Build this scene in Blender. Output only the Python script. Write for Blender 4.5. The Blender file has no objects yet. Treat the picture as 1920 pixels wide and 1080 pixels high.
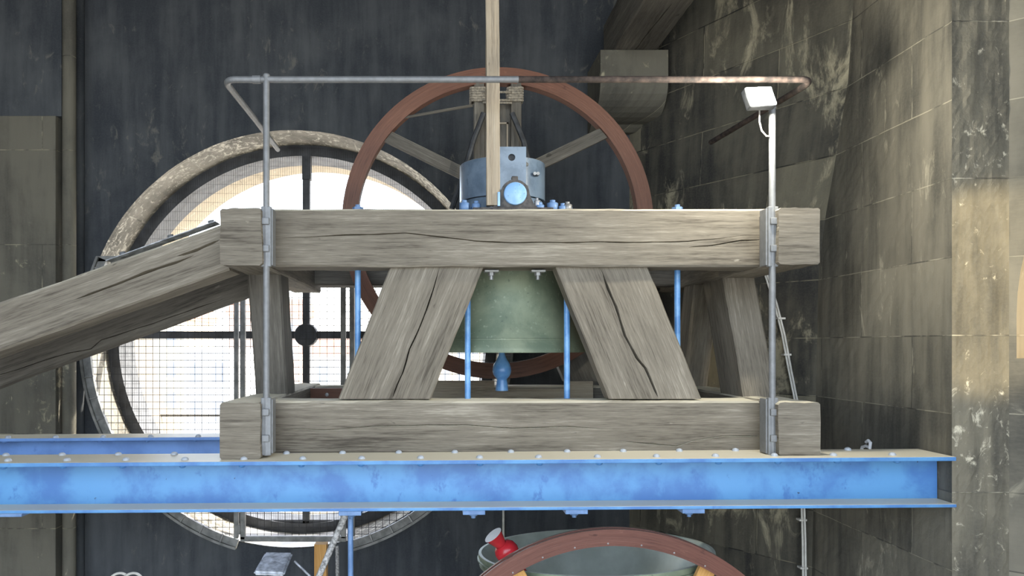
import bpy, bmesh, math, random
from mathutils import Vector, Matrix, noise
random.seed(7)
D = bpy.data
COL = bpy.context.scene.collection
F, VX, VY = 1450.0, 815.0, 648.0          # focal length and vanishing point, in photo pixels


def P(px, py, Y):
    return Vector(((px - VX) * Y / F, Y, (VY - py) * Y / F))


# ------------------------------------------------------------------ materials
class N:
    def __init__(self, name):
        self.m = D.materials.new(name)
        self.m.use_nodes = True
        self.t = self.m.node_tree
        self.n = self.t.nodes
        self.b = self.n['Principled BSDF']

    def add(self, typ, **kw):
        x = self.n.new(typ)
        for k, v in kw.items():
            setattr(x, k, v)
        return x

    def link(self, a, b):
        self.t.links.new(a, b)

    def val(self, sock, v):
        if hasattr(v, 'is_output'):
            self.link(v, sock)
        else:
            sock.default_value = v

    def coord(self, kind='UV', scale=(1, 1, 1), loc=(0, 0, 0)):
        c = self.add('ShaderNodeTexCoord')
        mp = self.add('ShaderNodeMapping')
        mp.inputs['Scale'].default_value = scale
        mp.inputs['Location'].default_value = loc
        self.link(c.outputs[kind], mp.inputs['Vector'])
        return mp.outputs[0]

    def noise(self, vec, scale=1.0, detail=4.0, rough=.55, dist=0.0):
        x = self.add('ShaderNodeTexNoise')
        self.link(vec, x.inputs['Vector'])
        x.inputs['Scale'].default_value = scale
        x.inputs['Detail'].default_value = detail
        x.inputs['Roughness'].default_value = rough
        x.inputs['Distortion'].default_value = dist
        return x.outputs['Fac']

    def math(self, op, a, b=0.0, clamp=False):
        x = self.add('ShaderNodeMath', operation=op)
        x.use_clamp = clamp
        self.val(x.inputs[0], a)
        self.val(x.inputs[1], b)
        return x.outputs[0]

    def rng(self, v, a, b, c=0.0, d=1.0):
        x = self.add('ShaderNodeMapRange')
        x.interpolation_type = 'SMOOTHSTEP'
        self.link(v, x.inputs[0])
        for i, q in zip((1, 2, 3, 4), (a, b, c, d)):
            x.inputs[i].default_value = q
        return x.outputs[0]

    def mix(self, f, a, b):
        x = self.add('ShaderNodeMix', data_type='RGBA')
        self.val(x.inputs[0], f)
        for s, v in ((x.inputs[6], a), (x.inputs[7], b)):
            if hasattr(v, 'is_output'):
                self.link(v, s)
            else:
                s.default_value = (*v, 1)
        return x.outputs[2]

    def up(self, lo=.6, hi=.9):
        g = self.add('ShaderNodeNewGeometry')
        s = self.add('ShaderNodeSeparateXYZ')
        self.link(g.outputs['Normal'], s.inputs[0])
        return self.rng(s.outputs[2], lo, hi)

    def finish(self, col, rough=.8, metal=0.0, bump=None, bs=.3, bd=.01, spec=None):
        self.val(self.b.inputs['Base Color'], col if hasattr(col, 'is_output') else (*col, 1))
        self.val(self.b.inputs['Roughness'], rough)
        self.b.inputs['Metallic'].default_value = metal
        if spec is not None:
            self.b.inputs['Specular IOR Level'].default_value = spec
        if bump is not None:
            x = self.add('ShaderNodeBump')
            x.inputs['Strength'].default_value = bs
            x.inputs['Distance'].default_value = bd
            self.link(bump, x.inputs['Height'])
            self.link(x.outputs[0], self.b.inputs['Normal'])
        return self.m


DUST = (.70, .64, .49)


def wood(name, dark, mid, light, dust=1.0, su=1.6, sv=42, rough=.85, patch=.5):
    k = N(name)
    g = k.noise(k.coord('UV', (su, sv, 1)), 1, 8, .66, .12)
    p = k.noise(k.coord('UV', (.9, 5, 1), (3, 7, 0)), 1, 5, .6, .4)
    f = k.noise(k.coord('UV', (9, 160, 1)), 1, 3, .6)
    s = k.math('ADD', k.math('MULTIPLY', g, 1 - patch), k.math('MULTIPLY', p, patch))
    s = k.math('ADD', s, k.math('MULTIPLY', k.math('SUBTRACT', f, .5), .35))
    c = k.mix(k.rng(s, .30, .52), dark, mid)
    c = k.mix(k.rng(s, .5, .72), c, light)
    kn = k.noise(k.coord('UV', (7, 17, 1), (2, 5, 0)), 1, 3, .5)
    c = k.mix(k.rng(kn, .70, .78, 0, .75), c, tuple(x * .6 for x in dark))
    c = k.mix(k.rng(kn, .30, .24, 0, .45), c, tuple(min(1, x * 1.25) for x in light))
    if dust:
        du = k.math('MULTIPLY', k.up(.55, .9), dust)
        c = k.mix(du, c, DUST)
    h = k.math('ADD', g, k.math('MULTIPLY', f, .5))
    return k.finish(c, rough, 0, h, .35, .006, .25)


def paint(name, base, bright, dark, dust=1.0, rough=.45, scale=3.0, chips=.72, dlo=.6):
    k = N(name)
    o = k.coord('Object')
    a = k.noise(o, scale, 5, .6, .2)
    b = k.noise(k.coord('Object', (1, 1, .6)), scale * 3.3, 5, .65)
    c = k.mix(k.rng(a, .38, .62), base, bright)
    c = k.mix(k.rng(b, .42, .30), c, base)
    c = k.mix(k.rng(b, .56, .72, 0, .55), c, bright)
    ch = k.noise(o, scale * 9, 4, .6)
    c = k.mix(k.rng(ch, chips, chips + .04), c, dark)
    if dust:
        c = k.mix(k.math('MULTIPLY', k.up(dlo, dlo + .35), dust), c, DUST)
    return k.finish(c, rough, 0, b, .12, .004)


def stone(name, soot, body, pale, fs=(1.0, .75), fa=.85, bias=0.0, flecks=.68, joint=.012, row=.46, off=.06, width=1.15, streak=.5, bv=.0, jcol=.45, bump=.5, wet=.85, fine=1.0):
    k = N(name)
    uv = k.coord('UV')
    blot = k.noise(uv, 1.2, 6, .62, .3)
    st = k.noise(k.coord('UV', (7, .8, 1)), 1, 6, .6, .2)
    s = k.math('ADD', k.math('MULTIPLY', blot, 1 - streak), k.math('MULTIPLY', st, streak))
    s = k.math('ADD', s, bias)
    c = k.mix(k.rng(s, .36, .64), soot, body)
    fl = k.noise(k.coord('UV', (*fs, 1), (5, 3, 0)), 11 * fine, 10, .70, .6)
    gate = k.noise(uv, .9, 3, .5)
    fl = k.math('ADD', fl, k.math('MULTIPLY', k.math('SUBTRACT', gate, .5), .55))
    fm = k.rng(fl, flecks, flecks + .14, 0, fa)
    c = k.mix(fm, c, pale)
    gr = k.noise(uv, 60, 3, .7)
    c = k.mix(k.math('MULTIPLY', k.rng(gr, .35, .7), .22), c, body)
    h = k.math('ADD', k.math('MULTIPLY', fl, 1.0), k.math('MULTIPLY', gr, .25))
    if joint:
        br = k.add('ShaderNodeTexBrick')
        k.link(k.coord('UV', (1, 1, 1), (.31, -off, 0)), br.inputs['Vector'])
        br.inputs['Scale'].default_value = 1
        br.inputs['Mortar Size'].default_value = joint
        br.inputs['Mortar Smooth'].default_value = .6
        br.inputs['Brick Width'].default_value = width
        br.inputs['Row Height'].default_value = row
        br.inputs['Color1'].default_value = (.35, .35, .35, 1)
        br.inputs['Color2'].default_value = (.65, .65, .65, 1)
        br.inputs['Bias'].default_value = 0
        jm = br.outputs['Fac']
        jn = k.noise(uv, 4, 4, .6)
        jf = k.math('MULTIPLY', jm, k.rng(jn, .35, .6, 0, jcol))
        if bv:
            c = k.mix(k.rng(br.outputs['Color'], .42, .36, 0, bv), c, soot)
            c = k.mix(k.rng(br.outputs['Color'], .52, .64, 0, bv), c, pale)
        c = k.mix(jf, c, pale)
        jd = k.math('MULTIPLY', jm, k.rng(jn, .55, .4, 0, .8))
        c = k.mix(jd, c, soot)
        h = k.math('SUBTRACT', h, k.math('MULTIPLY', jm, .5))
    return k.finish(c, wet, 0, h, bump, .012, .3)


def plain(name, col, rough=.6, metal=0.0, var=.12, scale=12, bump=.15, coord='Object', spec=None):
    k = N(name)
    a = k.noise(k.coord(coord), scale, 5, .6)
    c = k.mix(k.rng(a, .3, .7), tuple(x * (1 - var * 2) for x in col), tuple(min(1, x * (1 + var)) for x in col))
    return k.finish(c, rough, metal, a, bump, .003, spec)


M = {}
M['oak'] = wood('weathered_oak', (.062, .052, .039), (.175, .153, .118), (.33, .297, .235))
M['oak_shade'] = wood('shaded_oak', (.04, .036, .030), (.105, .096, .080), (.19, .175, .145))  # darker copy of the oak, with shade put into the colour
M['oak_plank'] = wood('planed_oak', (.17, .135, .095), (.33, .275, .20), (.45, .385, .29), dust=.3, su=.9)
M['pine'] = wood('pine', (.34, .17, .05), (.52, .28, .09), (.66, .40, .16), dust=.2)
M['rim'] = wood('mahogany_rim', (.07, .026, .017), (.13, .052, .036), (.19, .085, .06), dust=.15, su=1.2, sv=60, rough=.45)
M['rim2'] = wood('mahogany_rim_pale', (.075, .031, .019), (.14, .062, .037), (.21, .098, .058), dust=.1, su=1.2, sv=60, rough=.45)
M['blue'] = paint('blue_paint', (.05, .15, .365), (.088, .255, .48), (.02, .03, .05))
M['blue_rear'] = paint('blue_paint_dull', (.10, .20, .44), (.14, .27, .55), (.03, .04, .06))
M['blue_rod'] = paint('blue_rod_paint', (.09, .24, .50), (.17, .36, .62), (.05, .06, .08), dust=.4, rough=.3, scale=9)
M['blue_drum'] = paint('blue_drum_paint', (.095, .135, .185), (.16, .215, .28), (.05, .05, .05), dust=.7, rough=.3, scale=5)
M['blue_cap'] = paint('blue_cap_paint', (.17, .33, .55), (.29, .47, .68), (.06, .05, .04), dust=.5, rough=.4, scale=8, chips=.66)
M['blue_nut'] = paint('blue_nut_paint', (.09, .17, .32), (.14, .24, .42), (.05, .05, .05), dust=.6, rough=.5, scale=9)
M['blue_top'] = paint('dusty_blue_paint', (.10, .2, .4), (.14, .28, .5), (.03, .04, .05), dust=.5, dlo=-.2)
M['iron'] = plain('galvanised_iron', (.20, .205, .205), .55, .3, .07, 25)
M['iron_dark'] = plain('dark_iron', (.045, .048, .052), .6, .2, .25, 14)
M['rust'] = plain('rusty_iron', (.05, .034, .027), .85, .1, .4, 18, .4)
M['steel'] = plain('bright_steel', (.26, .26, .25), .45, .5, .1, 20)
M['ring'] = plain('dark_frame_metal', (.055, .058, .062), .65, .1, .25, 6)
M['cage'] = plain('grey_cage_metal', (.23, .23, .215), .6, .1, .2, 9)
M['wire'] = plain('mesh_wire', (.045, .045, .05), .6, .3, .1, 9, 0)
M['conduit'] = plain('pale_conduit', (.62, .60, .54), .5, 0, .1, 10)
M['rope'] = plain('hemp_rope', (.26, .23, .18), .9, 0, .25, 60, .5)
M['red'] = plain('red_paint', (.50, .022, .03), .25, 0, .1, 7, .02)
M['white'] = plain('white_paint', (.85, .84, .82), .5, 0, .05, 7, .02)
M['grease'] = plain('greasy_iron', (.05, .042, .034), .5, .2, .4, 30, .5)
M['zinc'] = plain('worn_zinc', (.50, .52, .55), .5, .3, .3, 16, .3)
M['speckle'] = plain('speckled_pole', (.42, .41, .39), .7, 0, .36, 60, .2)
M['lamp_glass'] = N('lit_lamp_glass').m
_b = M['lamp_glass'].node_tree.nodes['Principled BSDF']
_b.inputs['Base Color'].default_value = (1, 1, 1, 1)
_b.inputs['Emission Color'].default_value = (1, .98, .92, 1)
_b.inputs['Emission Strength'].default_value = 60

k = N('bronze_patina')
o = k.coord('Object')
a = k.noise(k.coord('Object', (1, 1, 1)), 3.2, 6, .6, .3)
b = k.noise(o, 28, 4, .6)
c = k.mix(k.rng(a, .35, .65), (.115, .15, .10), (.215, .25, .165))
c = k.mix(k.rng(b, .62, .78, 0, .7), c, (.045, .065, .055))
c = k.mix(k.math('MULTIPLY', k.rng(b, .40, .30), .5), c, (.30, .35, .25))
M['bronze'] = k.finish(c, .55, .15, b, .15, .003)
k = N('bronze_inside')
a = k.noise(k.coord('Object'), 4, 5, .6)
M['bronze_in'] = k.finish(k.mix(k.rng(a, .3, .7), (.48, .52, .44), (.62, .66, .57)), .5, .15, a, .1, .003)

M['st_window'] = stone('sooty_stone_blue_veil', (.032, .037, .044), (.080, .086, .090), (.20, .19, .155), bias=-.02, flecks=.60, fs=(1, .5), fa=.45, joint=0, bump=.25)  # dark soot, with the blue cast of lens veil mixed into the colours
M['st_low'] = stone('limewashed_stone', (.065, .062, .052), (.145, .135, .105), (.42, .38, .26), bias=.05, flecks=.63, joint=.006, row=.9, jcol=.5)
M['st_diag'] = stone('stained_block_stone', (.024, .024, .023), (.125, .115, .085), (.46, .41, .28), bias=-.01, flecks=.53, fs=(1.0, .35), fine=.42, fa=.75, bv=.2, joint=.006, width=1.3, jcol=.35, bump=.8)
M['st_right'] = stone('streaked_block_stone', (.055, .053, .044), (.165, .15, .115), (.46, .42, .31), bias=.02, flecks=.60, fs=(1.2, .4), fine=.6, fa=.55, bv=.12, joint=.005, streak=.65, jcol=.45, bump=.4)
M['st_pier'] = stone('pier_stone', (.06, .056, .045), (.18, .16, .115), (.66, .60, .45), bias=.02, flecks=.58, fine=1.3, joint=.005, row=.92, bump=.7)
M['st_pale'] = stone('pale_limestone', (.20, .165, .11), (.33, .28, .20), (.45, .40, .30), bias=.1, flecks=.6, joint=.008, row=.5, width=.9)
M['st_ring'] = stone('pale_ring_stone', (.09, .085, .07), (.30, .28, .235), (.66, .62, .52), bias=.0, flecks=.50, fine=1.6, joint=.01, row=9, width=.85, streak=.2)
M['st_floor'] = stone('floor_stone', (.34, .31, .25), (.50, .46, .38), (.6, .56, .47), joint=.01, row=.8)


# ------------------------------------------------------------------ mesh helpers
class MB:
    def __init__(self):
        self.bm = bmesh.new()
        self.uv = self.bm.loops.layers.uv.new('UVMap')
        self.mats = []
        self.mi = 0

    def face(self, vs, smooth=False, uvs=None):
        try:
            f = self.bm.faces.new(vs)
        except ValueError:
            return None
        f.smooth = smooth
        f.material_index = self.mi
        if uvs:
            for l, q in zip(f.loops, uvs):
                l[self.uv].uv = q
        return f

    def box(self, c, s, rot=None, bevel=0.0, uvl=None):
        m = Matrix.Translation(c) @ (rot.to_4x4() if rot else Matrix())
        r = bmesh.ops.create_cube(self.bm, size=1, matrix=m @ Matrix.Diagonal((*s, 1)))
        vs = r['verts']
        fs = list({f for v in vs for f in v.link_faces})
        if bevel:
            es = list({e for v in vs for e in v.link_edges})
            q = bmesh.ops.bevel(self.bm, geom=es, offset=bevel, segments=2, affect='EDGES', profile=.6)
            fs = list({f for v in q['verts'] for f in v.link_faces} | {f for f in fs if f.is_valid})
        inv = m.inverted()
        ax = max(range(3), key=lambda i: s[i])
        for f in fs:
            f.material_index = self.mi
            for l in f.loops:
                p = inv @ l.vert.co
                oth = [p[i] for i in range(3) if i != ax]
                l[self.uv].uv = (p[ax], oth[0] + oth[1])
        return self

    def bx(self, x0, x1, y0, y1, z0, z1, bevel=0.0):
        return self.box(Vector(((x0 + x1) / 2, (y0 + y1) / 2, (z0 + z1) / 2)), (abs(x1 - x0), abs(y1 - y0), abs(z1 - z0)), None, bevel)

    def tube(self, pts, r, n=12, cap=True, closed=False):
        pts = [Vector(p) for p in pts]
        rs = r if isinstance(r, (list, tuple)) else [r] * len(pts)
        rings = []
        t0 = (pts[1] - pts[0]).normalized()
        ref = Vector((0, 0, 1)) if abs(t0.z) < .9 else Vector((1, 0, 0))
        nrm = (ref - t0 * ref.dot(t0)).normalized()
        L = 0
        m = len(pts)
        ls = []
        for i, p in enumerate(pts):
            if closed:
                t = (pts[(i + 1) % m] - pts[i - 1]).normalized()
            else:
                t = (pts[min(i + 1, m - 1)] - pts[max(i - 1, 0)]).normalized()
            nrm = (nrm - t * nrm.dot(t)).normalized()
            bi = t.cross(nrm)
            rings.append([self.bm.verts.new(p + (nrm * math.cos(2 * math.pi * j / n) + bi * math.sin(2 * math.pi * j / n)) * rs[i]) for j in range(n)])
            if i:
                L += (p - pts[i - 1]).length
            ls.append(L)
        for i in range(m if closed else m - 1):
            a, b = rings[i], rings[(i + 1) % m]
            for j in range(n):
                q = (j + 1) % n
                self.face((a[j], a[q], b[q], b[j]), True, [(ls[i], j * .02), (ls[i], j * .02 + .02), (ls[(i + 1) % m], j * .02 + .02), (ls[(i + 1) % m], j * .02)])
        if cap and not closed:
            self.face(rings[0][::-1])
            self.face(rings[-1])
        return self

    def cyl(self, a, b, r, n=20):
        return self.tube([a, b], r, n)

    def lathe(self, prof, c, axis='Z', n=48, rot=None, closed=False):
        rings = []
        for (r, h) in prof:
            ring = []
            for j in range(n):
                t = 2 * math.pi * j / n
                if axis == 'Z':
                    v = Vector((r * math.cos(t), r * math.sin(t), h))
                else:
                    v = Vector((r * math.cos(t), h, r * math.sin(t)))
                if rot:
                    v = rot @ v
                ring.append(self.bm.verts.new(v + Vector(c)))
            rings.append(ring)
        K = len(rings)
        for i in range(K if closed else K - 1):
            a, b = rings[i], rings[(i + 1) % K]
            sharp = False
            for j in range(n):
                q = (j + 1) % n
                self.face((a[j], a[q], b[q], b[j]), True, [(j * prof[i][0] * 6.28 / n, i * .1)] * 4 if False else
                          [(j * max(prof[i][0], .05) * 6.283 / n, prof[i][1]), ((j + 1) * max(prof[i][0], .05) * 6.283 / n, prof[i][1]),
                           ((j + 1) * max(prof[i][0], .05) * 6.283 / n, prof[(i + 1) % K][1]), (j * max(prof[i][0], .05) * 6.283 / n, prof[(i + 1) % K][1])])
        return self

    def nut(self, c, r, h, axis=Vector((0, 0, 1)), n=6):
        c = Vector(c)
        self.tube([c, c + axis * h], r, n)
        for f in self.bm.faces[-(n + 2):] if False else []:
            pass
        return self

    def poly_prism(self, pts, d):
        """closed outline pts, extruded by vector d"""
        a = [self.bm.verts.new(Vector(p)) for p in pts]
        b = [self.bm.verts.new(Vector(p) + Vector(d)) for p in pts]
        self.face(a)
        self.face(b[::-1])
        n = len(a)
        for i in range(n):
            self.face((a[i], b[i], b[(i + 1) % n], a[(i + 1) % n]))
        self.planar_uv()
        return self

    def planar_uv(self):
        for f in self.bm.faces:
            for l in f.loops:
                p = l.vert.co
                l[self.uv].uv = (p.x + p.y * .7, p.z)

    def build(self, name, mat, parent=None, origin=None, flat=False, sharp=True):
        bmesh.ops.recalc_face_normals(self.bm, faces=self.bm.faces[:])
        if flat:
            for f in self.bm.faces:
                f.smooth = False
        elif sharp:
            for e in self.bm.edges:
                if len(e.link_faces) == 2 and e.calc_face_angle(0) > .6:
                    e.smooth = False
        me = D.meshes.new(name)
        off = Vector((0, 0, 0))
        if origin is not None:
            off = Vector(origin)
        elif parent is not None:
            off = Vector(parent['_w']) if '_w' in parent.keys() else Vector((0, 0, 0))
        self.bm.transform(Matrix.Translation(-off))
        self.bm.to_mesh(me)
        self.bm.free()
        for m_ in (mat if isinstance(mat, (list, tuple)) else [mat]):
            me.materials.append(m_)
        ob = D.objects.new(name, me)
        COL.objects.link(ob)
        if parent is not None:
            ob.parent = parent
            pw = WORLD.get(parent.name, Vector((0, 0, 0)))
            # mesh was built in world space; keep it there
            me.transform(Matrix.Translation(off))
            me.transform(Matrix.Translation(-pw))
            WORLD[ob.name] = pw.copy()
        else:
            ob.location = off
            WORLD[ob.name] = off
        return ob


WORLD = {}


def thing(name, loc, label, cat, group=None):
    o = D.objects.new(name, None)
    COL.objects.link(o)
    o.location = loc
    o.empty_display_size = .1
    WORLD[o.name] = Vector(loc)
    return tag(o, label, cat, group)


def tag(o, label, cat, group=None):
    o['label'] = label
    o['category'] = cat
    if group:
        o['group'] = group
    return o


def struct(o):
    o['kind'] = 'structure'
    return o


def nz(x, y, z=0.0):
    return noise.noise(Vector((x, y, z)))


def timber(p0, p1, A, B, cracks=(), rough=.003, seed=0.0, wave=.004, nst=None, nb=8, ch=.012, mb=None):
    """hewn timber. A: half depth vector (front side), B: half height vector; cracks sit on the +A face"""
    p0, p1, A, B = Vector(p0), Vector(p1), Vector(A), Vector(B)
    L = (p1 - p0).length
    hb, ha = B.length, A.length
    mb = mb or MB()
    bm = mb.bm
    ts = set(i / (nst or max(8, int(L / .05))) for i in range((nst or max(8, int(L / .05))) + 1))
    for c in cracks:
        for q in c['pts']:
            ts.add(q[0])
    ts = sorted(ts)
    cb, ca = ch / hb, ch / ha
    cracks = sorted(cracks, key=lambda c: c['pts'][0][1])

    def cv(c, t):
        pts = c['pts']
        if t <= pts[0][0]:
            return pts[0][1], 0.0
        if t >= pts[-1][0]:
            return pts[-1][1], 0.0
        for (a, b), (a2, b2) in zip(pts, pts[1:]):
            if a <= t <= a2:
                v = b + (b2 - b) * (t - a) / max(1e-6, a2 - a)
                break
        s = (t - pts[0][0]) / (pts[-1][0] - pts[0][0])
        env = min(1, min(s / .12 if not c.get('open0') else 1, (1 - s) / .12 if not c.get('open1') else 1))
        env *= .65 + .7 * abs(nz(t * L * 6, seed, 3.3))
        return v + nz(t * L * 5, seed + 9, 1) * .025, env
    rings = []
    for t in ts:
        base = p0.lerp(p1, t)
        prof = []           # (a, b) around the section
        anchors = [(-1 + cb, None)]
        for c in cracks:
            v, e = cv(c, t)
            anchors.append((v, (c, e)))
        anchors.append((1 - cb, None))
        rows = []
        for i, (v, ce) in enumerate(anchors):
            if ce:
                c, e = ce
                w = max(.0004, c['w'] * e) / hb
                d = c['d'] * e / ha
                rows += [(1, v - w), (1 - d, v), (1, v + w)]
            else:
                rows.append((1, v))
            if i < len(anchors) - 1:
                n_ = max(2, int(nb / (len(anchors) - 1)))
                v2 = anchors[i + 1][0]
                for j in range(1, n_):
                    rows.append((1, v + (v2 - v) * j / n_))
        rows.sort(key=lambda q: 0)  # keep order
        prof += rows
        prof += [(1 - ca, 1), (.33, 1), (-.33, 1), (-1 + ca, 1), (-1, 1 - cb), (-1, .33), (-1, -.33), (-1, -1 + cb), (-1 + ca, -1), (-.33, -1), (.33, -1), (1 - ca, -1)]
        ring = []
        for a, b in prof:
            u = t * L
            da = (nz(u * 9, b * hb * 25 + seed, a) * rough + nz(u * 1.7, b * 2 + seed, a * 2) * wave) / ha
            db = (nz(u * 8, a * ha * 20 + seed, b + 5) * rough + nz(u * 1.9, a + seed, b * 2 + 9) * wave) / hb
            fa = a + (da if a > .9 else -da if a < -.9 else 0)
            fb = b + (db if b > .95 else -db if b < -.95 else 0)
            ring.append(bm.verts.new(base + A * fa + B * fb))
        rings.append((ring, prof))
    n = len(rings[0][0])
    for i in range(len(ts) - 1):
        r0, pr = rings[i]
        r1, pr1 = rings[i + 1]
        u0, u1 = ts[i] * L + seed * 3, ts[i + 1] * L + seed * 3
        def vv(p_, j):
            a, b = p_[j]
            if j < n - 12: return b * hb
            k_ = j - (n - 12)
            if k_ < 4: return hb + (1 - a) * ha
            if k_ < 8: return hb + 2 * ha + (1 - b) * hb
            return 3 * hb + 2 * ha + (1 + a) * ha
        for j in range(n):
            q = (j + 1) % n
            va, vb = vv(pr, j), vv(pr1, j)
            vc_, vd = (vv(pr, q), vv(pr1, q)) if q else (va + ch, vb + ch)
            mb.face((r0[j], r1[j], r1[q], r0[q]), False, [(u0, va), (u1, vb), (u1, vd), (u0, vc_)])
    for ring, rev in ((rings[0][0], False), (rings[-1][0], True)):
        vs = ring if rev else ring[::-1]
        f = mb.face(vs)
        if f:
            ax = A.normalized()
            bx = B.normalized()
            for l in f.loops:
                l[mb.uv].uv = (l.vert.co.dot(bx) + seed, l.vert.co.dot(ax) + seed * .37)
    return mb


X_, Y_, Z_ = Vector((1, 0, 0)), Vector((0, 1, 0)), Vector((0, 0, 1))


def grid(mb, f, nu, nv, smooth=False):
    """f(i,j) -> (co, uv)"""
    g = [[f(i / nu, j / nv) for j in range(nv + 1)] for i in range(nu + 1)]
    v = [[mb.bm.verts.new(g[i][j][0]) for j in range(nv + 1)] for i in range(nu + 1)]
    for i in range(nu):
        for j in range(nv):
            mb.face((v[i][j], v[i + 1][j], v[i + 1][j + 1], v[i][j + 1]), smooth, [g[i][j][1], g[i + 1][j][1], g[i + 1][j + 1][1], g[i][j + 1][1]])
    return mb


# ------------------------------------------------------------------ the chamber
ZF, ZC, YB = -3.6, 4.3, -1.9
YW = 7.7
WC = P(548, 636, YW)
WR = 392 * YW / F
CORN = 1.94

# window wall with a round opening
mb = MB()
NS = 128
x0, x1 = -5.2, CORN
circ, rect = [], []
for j in range(NS):
    t = 2 * math.pi * j / NS
    d = Vector((math.cos(t), 0, math.sin(t)))
    k_ = []
    if d.x > 1e-6: k_.append((x1 - WC.x) / d.x)
    if d.x < -1e-6: k_.append((x0 - WC.x) / d.x)
    if d.z > 1e-6: k_.append((ZC - WC.z) / d.z)
    if d.z < -1e-6: k_.append((ZF - WC.z) / d.z)
    circ.append(WC + d * (WR + .003 * nz(t * 9, 2)))
    rect.append(WC + d * min(k_))
cs = [Vector((x0, YW, ZF)), Vector((x0, YW, ZC)), Vector((x1, YW, ZF)), Vector((x1, YW, ZC))]
for c_ in cs:      # snap the closest rim samples onto the corners
    i = min(range(NS), key=lambda q: (rect[q] - c_).length)
    rect[i] = c_.copy()
vc = [mb.bm.verts.new(p) for p in circ]
vr = [mb.bm.verts.new(p) for p in rect]
for j in range(NS):
    q = (j + 1) % NS
    mb.face((vc[j], vr[j], vr[q], vc[q]), False, [(v.co.x, v.co.z) for v in (vc[j], vr[j], vr[q], vc[q])])
struct(mb.build('wall_window', M['st_window']))

# deep round reveal through the thick wall: pale ring stones inside, sunlit outer part
def reveal(y0, y1, mat, name):
    mb = MB()
    def f(u, v):
        t = 2 * math.pi * u
        r = WR + .006 * nz(u * 60, v * 6)
        if abs(v) < 1e-6:
            r = WR + .003 * nz(t * 9, 2)
        return Vector((WC.x + r * math.cos(t), y0 + (y1 - y0) * v, WC.z + r * math.sin(t))), (u * 13.1, v * (y1 - y0))
    grid(mb, f, NS, 6)
    return struct(mb.build(name, mat))
reveal(YW, 8.29, M['st_ring'], 'trim_1')
mb = MB()
def fsill(u, v):
    t = 1.5 * math.pi - .285 + .54 * u
    return Vector((WC.x + (WR - .012) * math.cos(t), YW - .012 + .58 * v, WC.z + (WR - .012) * math.sin(t))), (u * 1.1, v * .58)
grid(mb, fsill, 24, 4)
M['sill'] = plain('daylit_sill_white', (.74, .74, .72), .8, 0, .1, 5, .1)  # strong daylight on the reveal floor put into a near-white colour
struct(mb.build('trim_5', M['sill']))
reveal(8.29, 9.6, M['st_pale'], 'trim_2')
# outer face of the thick wall round the opening
mb = MB()
mb.lathe([(WR, 9.6), (WR + .5, 9.62), (7, 9.62)], (WC.x, 0, WC.z), 'Y', NS)
struct(mb.build('wall_outside', M['st_pale']))

# window frame: dark ring, cross bars, boss
w = thing('window_1', (WC.x, 8.3, WC.z), 'big round window with dark ring frame and cross bars, behind the bell frame', 'window')
w['kind'] = 'structure'
del w['category']
mb = MB()
rc = P(567, 637, 8.28)
mb.lathe([(1.968, 8.28), (2.09, 8.28), (2.09, 8.72), (1.968, 8.72)], (rc.x, 0, rc.z), 'Y', 128, closed=True)
mb.build('ring_frame', M['ring'], w)
def pxbox(mb, xa, ya, xb, yb, Y, dy, bevel=.004):
    a, b = P(xa, ya, Y), P(xb, yb, Y)
    return mb.bx(min(a.x, b.x), max(a.x, b.x), Y, Y + dy, min(a.z, b.z), max(a.z, b.z), bevel)
mb = MB(); pxbox(mb, 567, 285, 580, 985, 8.30, .09)
mb.build('mullion', M['ring'], w)
mb = MB(); pxbox(mb, 566, 285, 582, 336, 8.285, .11)
mb.build('mullion_sleeve', M['ring'], w)
mb = MB(); pxbox(mb, 222, 621, 912, 635, 8.31, .07)
mb.build('transom', M['ring'], w)
mb = MB(); c_ = P(573, 628, 8.28)
mb.lathe([(0.001, 0), (.118, 0), (.123, .01), (.123, .12), (.001, .12)], (c_.x, 8.275, c_.z), 'Y', 40)
mb.build('boss', M['ring'], w)
mb = MB(); pxbox(mb, 452, 976, 800, 990, 8.30, .1)
mb.build('base_plate', M['ring'], w)

# fine bird mesh just behind the ring (one mesh pattern)
def wires(mb, cx, cz, R, Y, sx, sz, r, zlo=None, zhi=None, skip=None):
    def bar(a, b):
        d = (b - a).normalized()
        s = Vector((0, 1, 0)) * r
        q = d.cross(Vector((0, 1, 0))) * r
        A_ = [mb.bm.verts.new(a + o_) for o_ in (s, q, -s, -q)]
        B_ = [mb.bm.verts.new(b + o_) for o_ in (s, q, -s, -q)]
        for i in range(4):
            mb.face((A_[i], A_[(i + 1) % 4], B_[(i + 1) % 4], B_[i]))
    x = -R + sx * .4
    while x < R:
        h = math.sqrt(max(0, R * R - x * x))
        za, zb = -h, h
        if zhi is not None: zb = min(zb, zhi - cz)
        if zlo is not None: za = max(za, zlo - cz)
        if zb - za > .03:
            bar(Vector((cx + x, Y, cz + za)), Vector((cx + x, Y, cz + zb)))
        x += sx
    z = -R + sz * .4
    while z < R:
        h = math.sqrt(max(0, R * R - z * z))
        ok = (zhi is None or cz + z < zhi) and (zlo is None or cz + z > zlo)
        if ok and h > .03:
            bar(Vector((cx - h, Y + r * 1.5, cz + z)), Vector((cx + h, Y + r * 1.5, cz + z)))
        z += sz
mb = MB()
wires(mb, rc.x, rc.z, 2.06, 8.26, 4.2 * 8.26 / F, 17 * 8.26 / F, .0011)
mb.build('bird_mesh', M['wire'], w)

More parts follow.
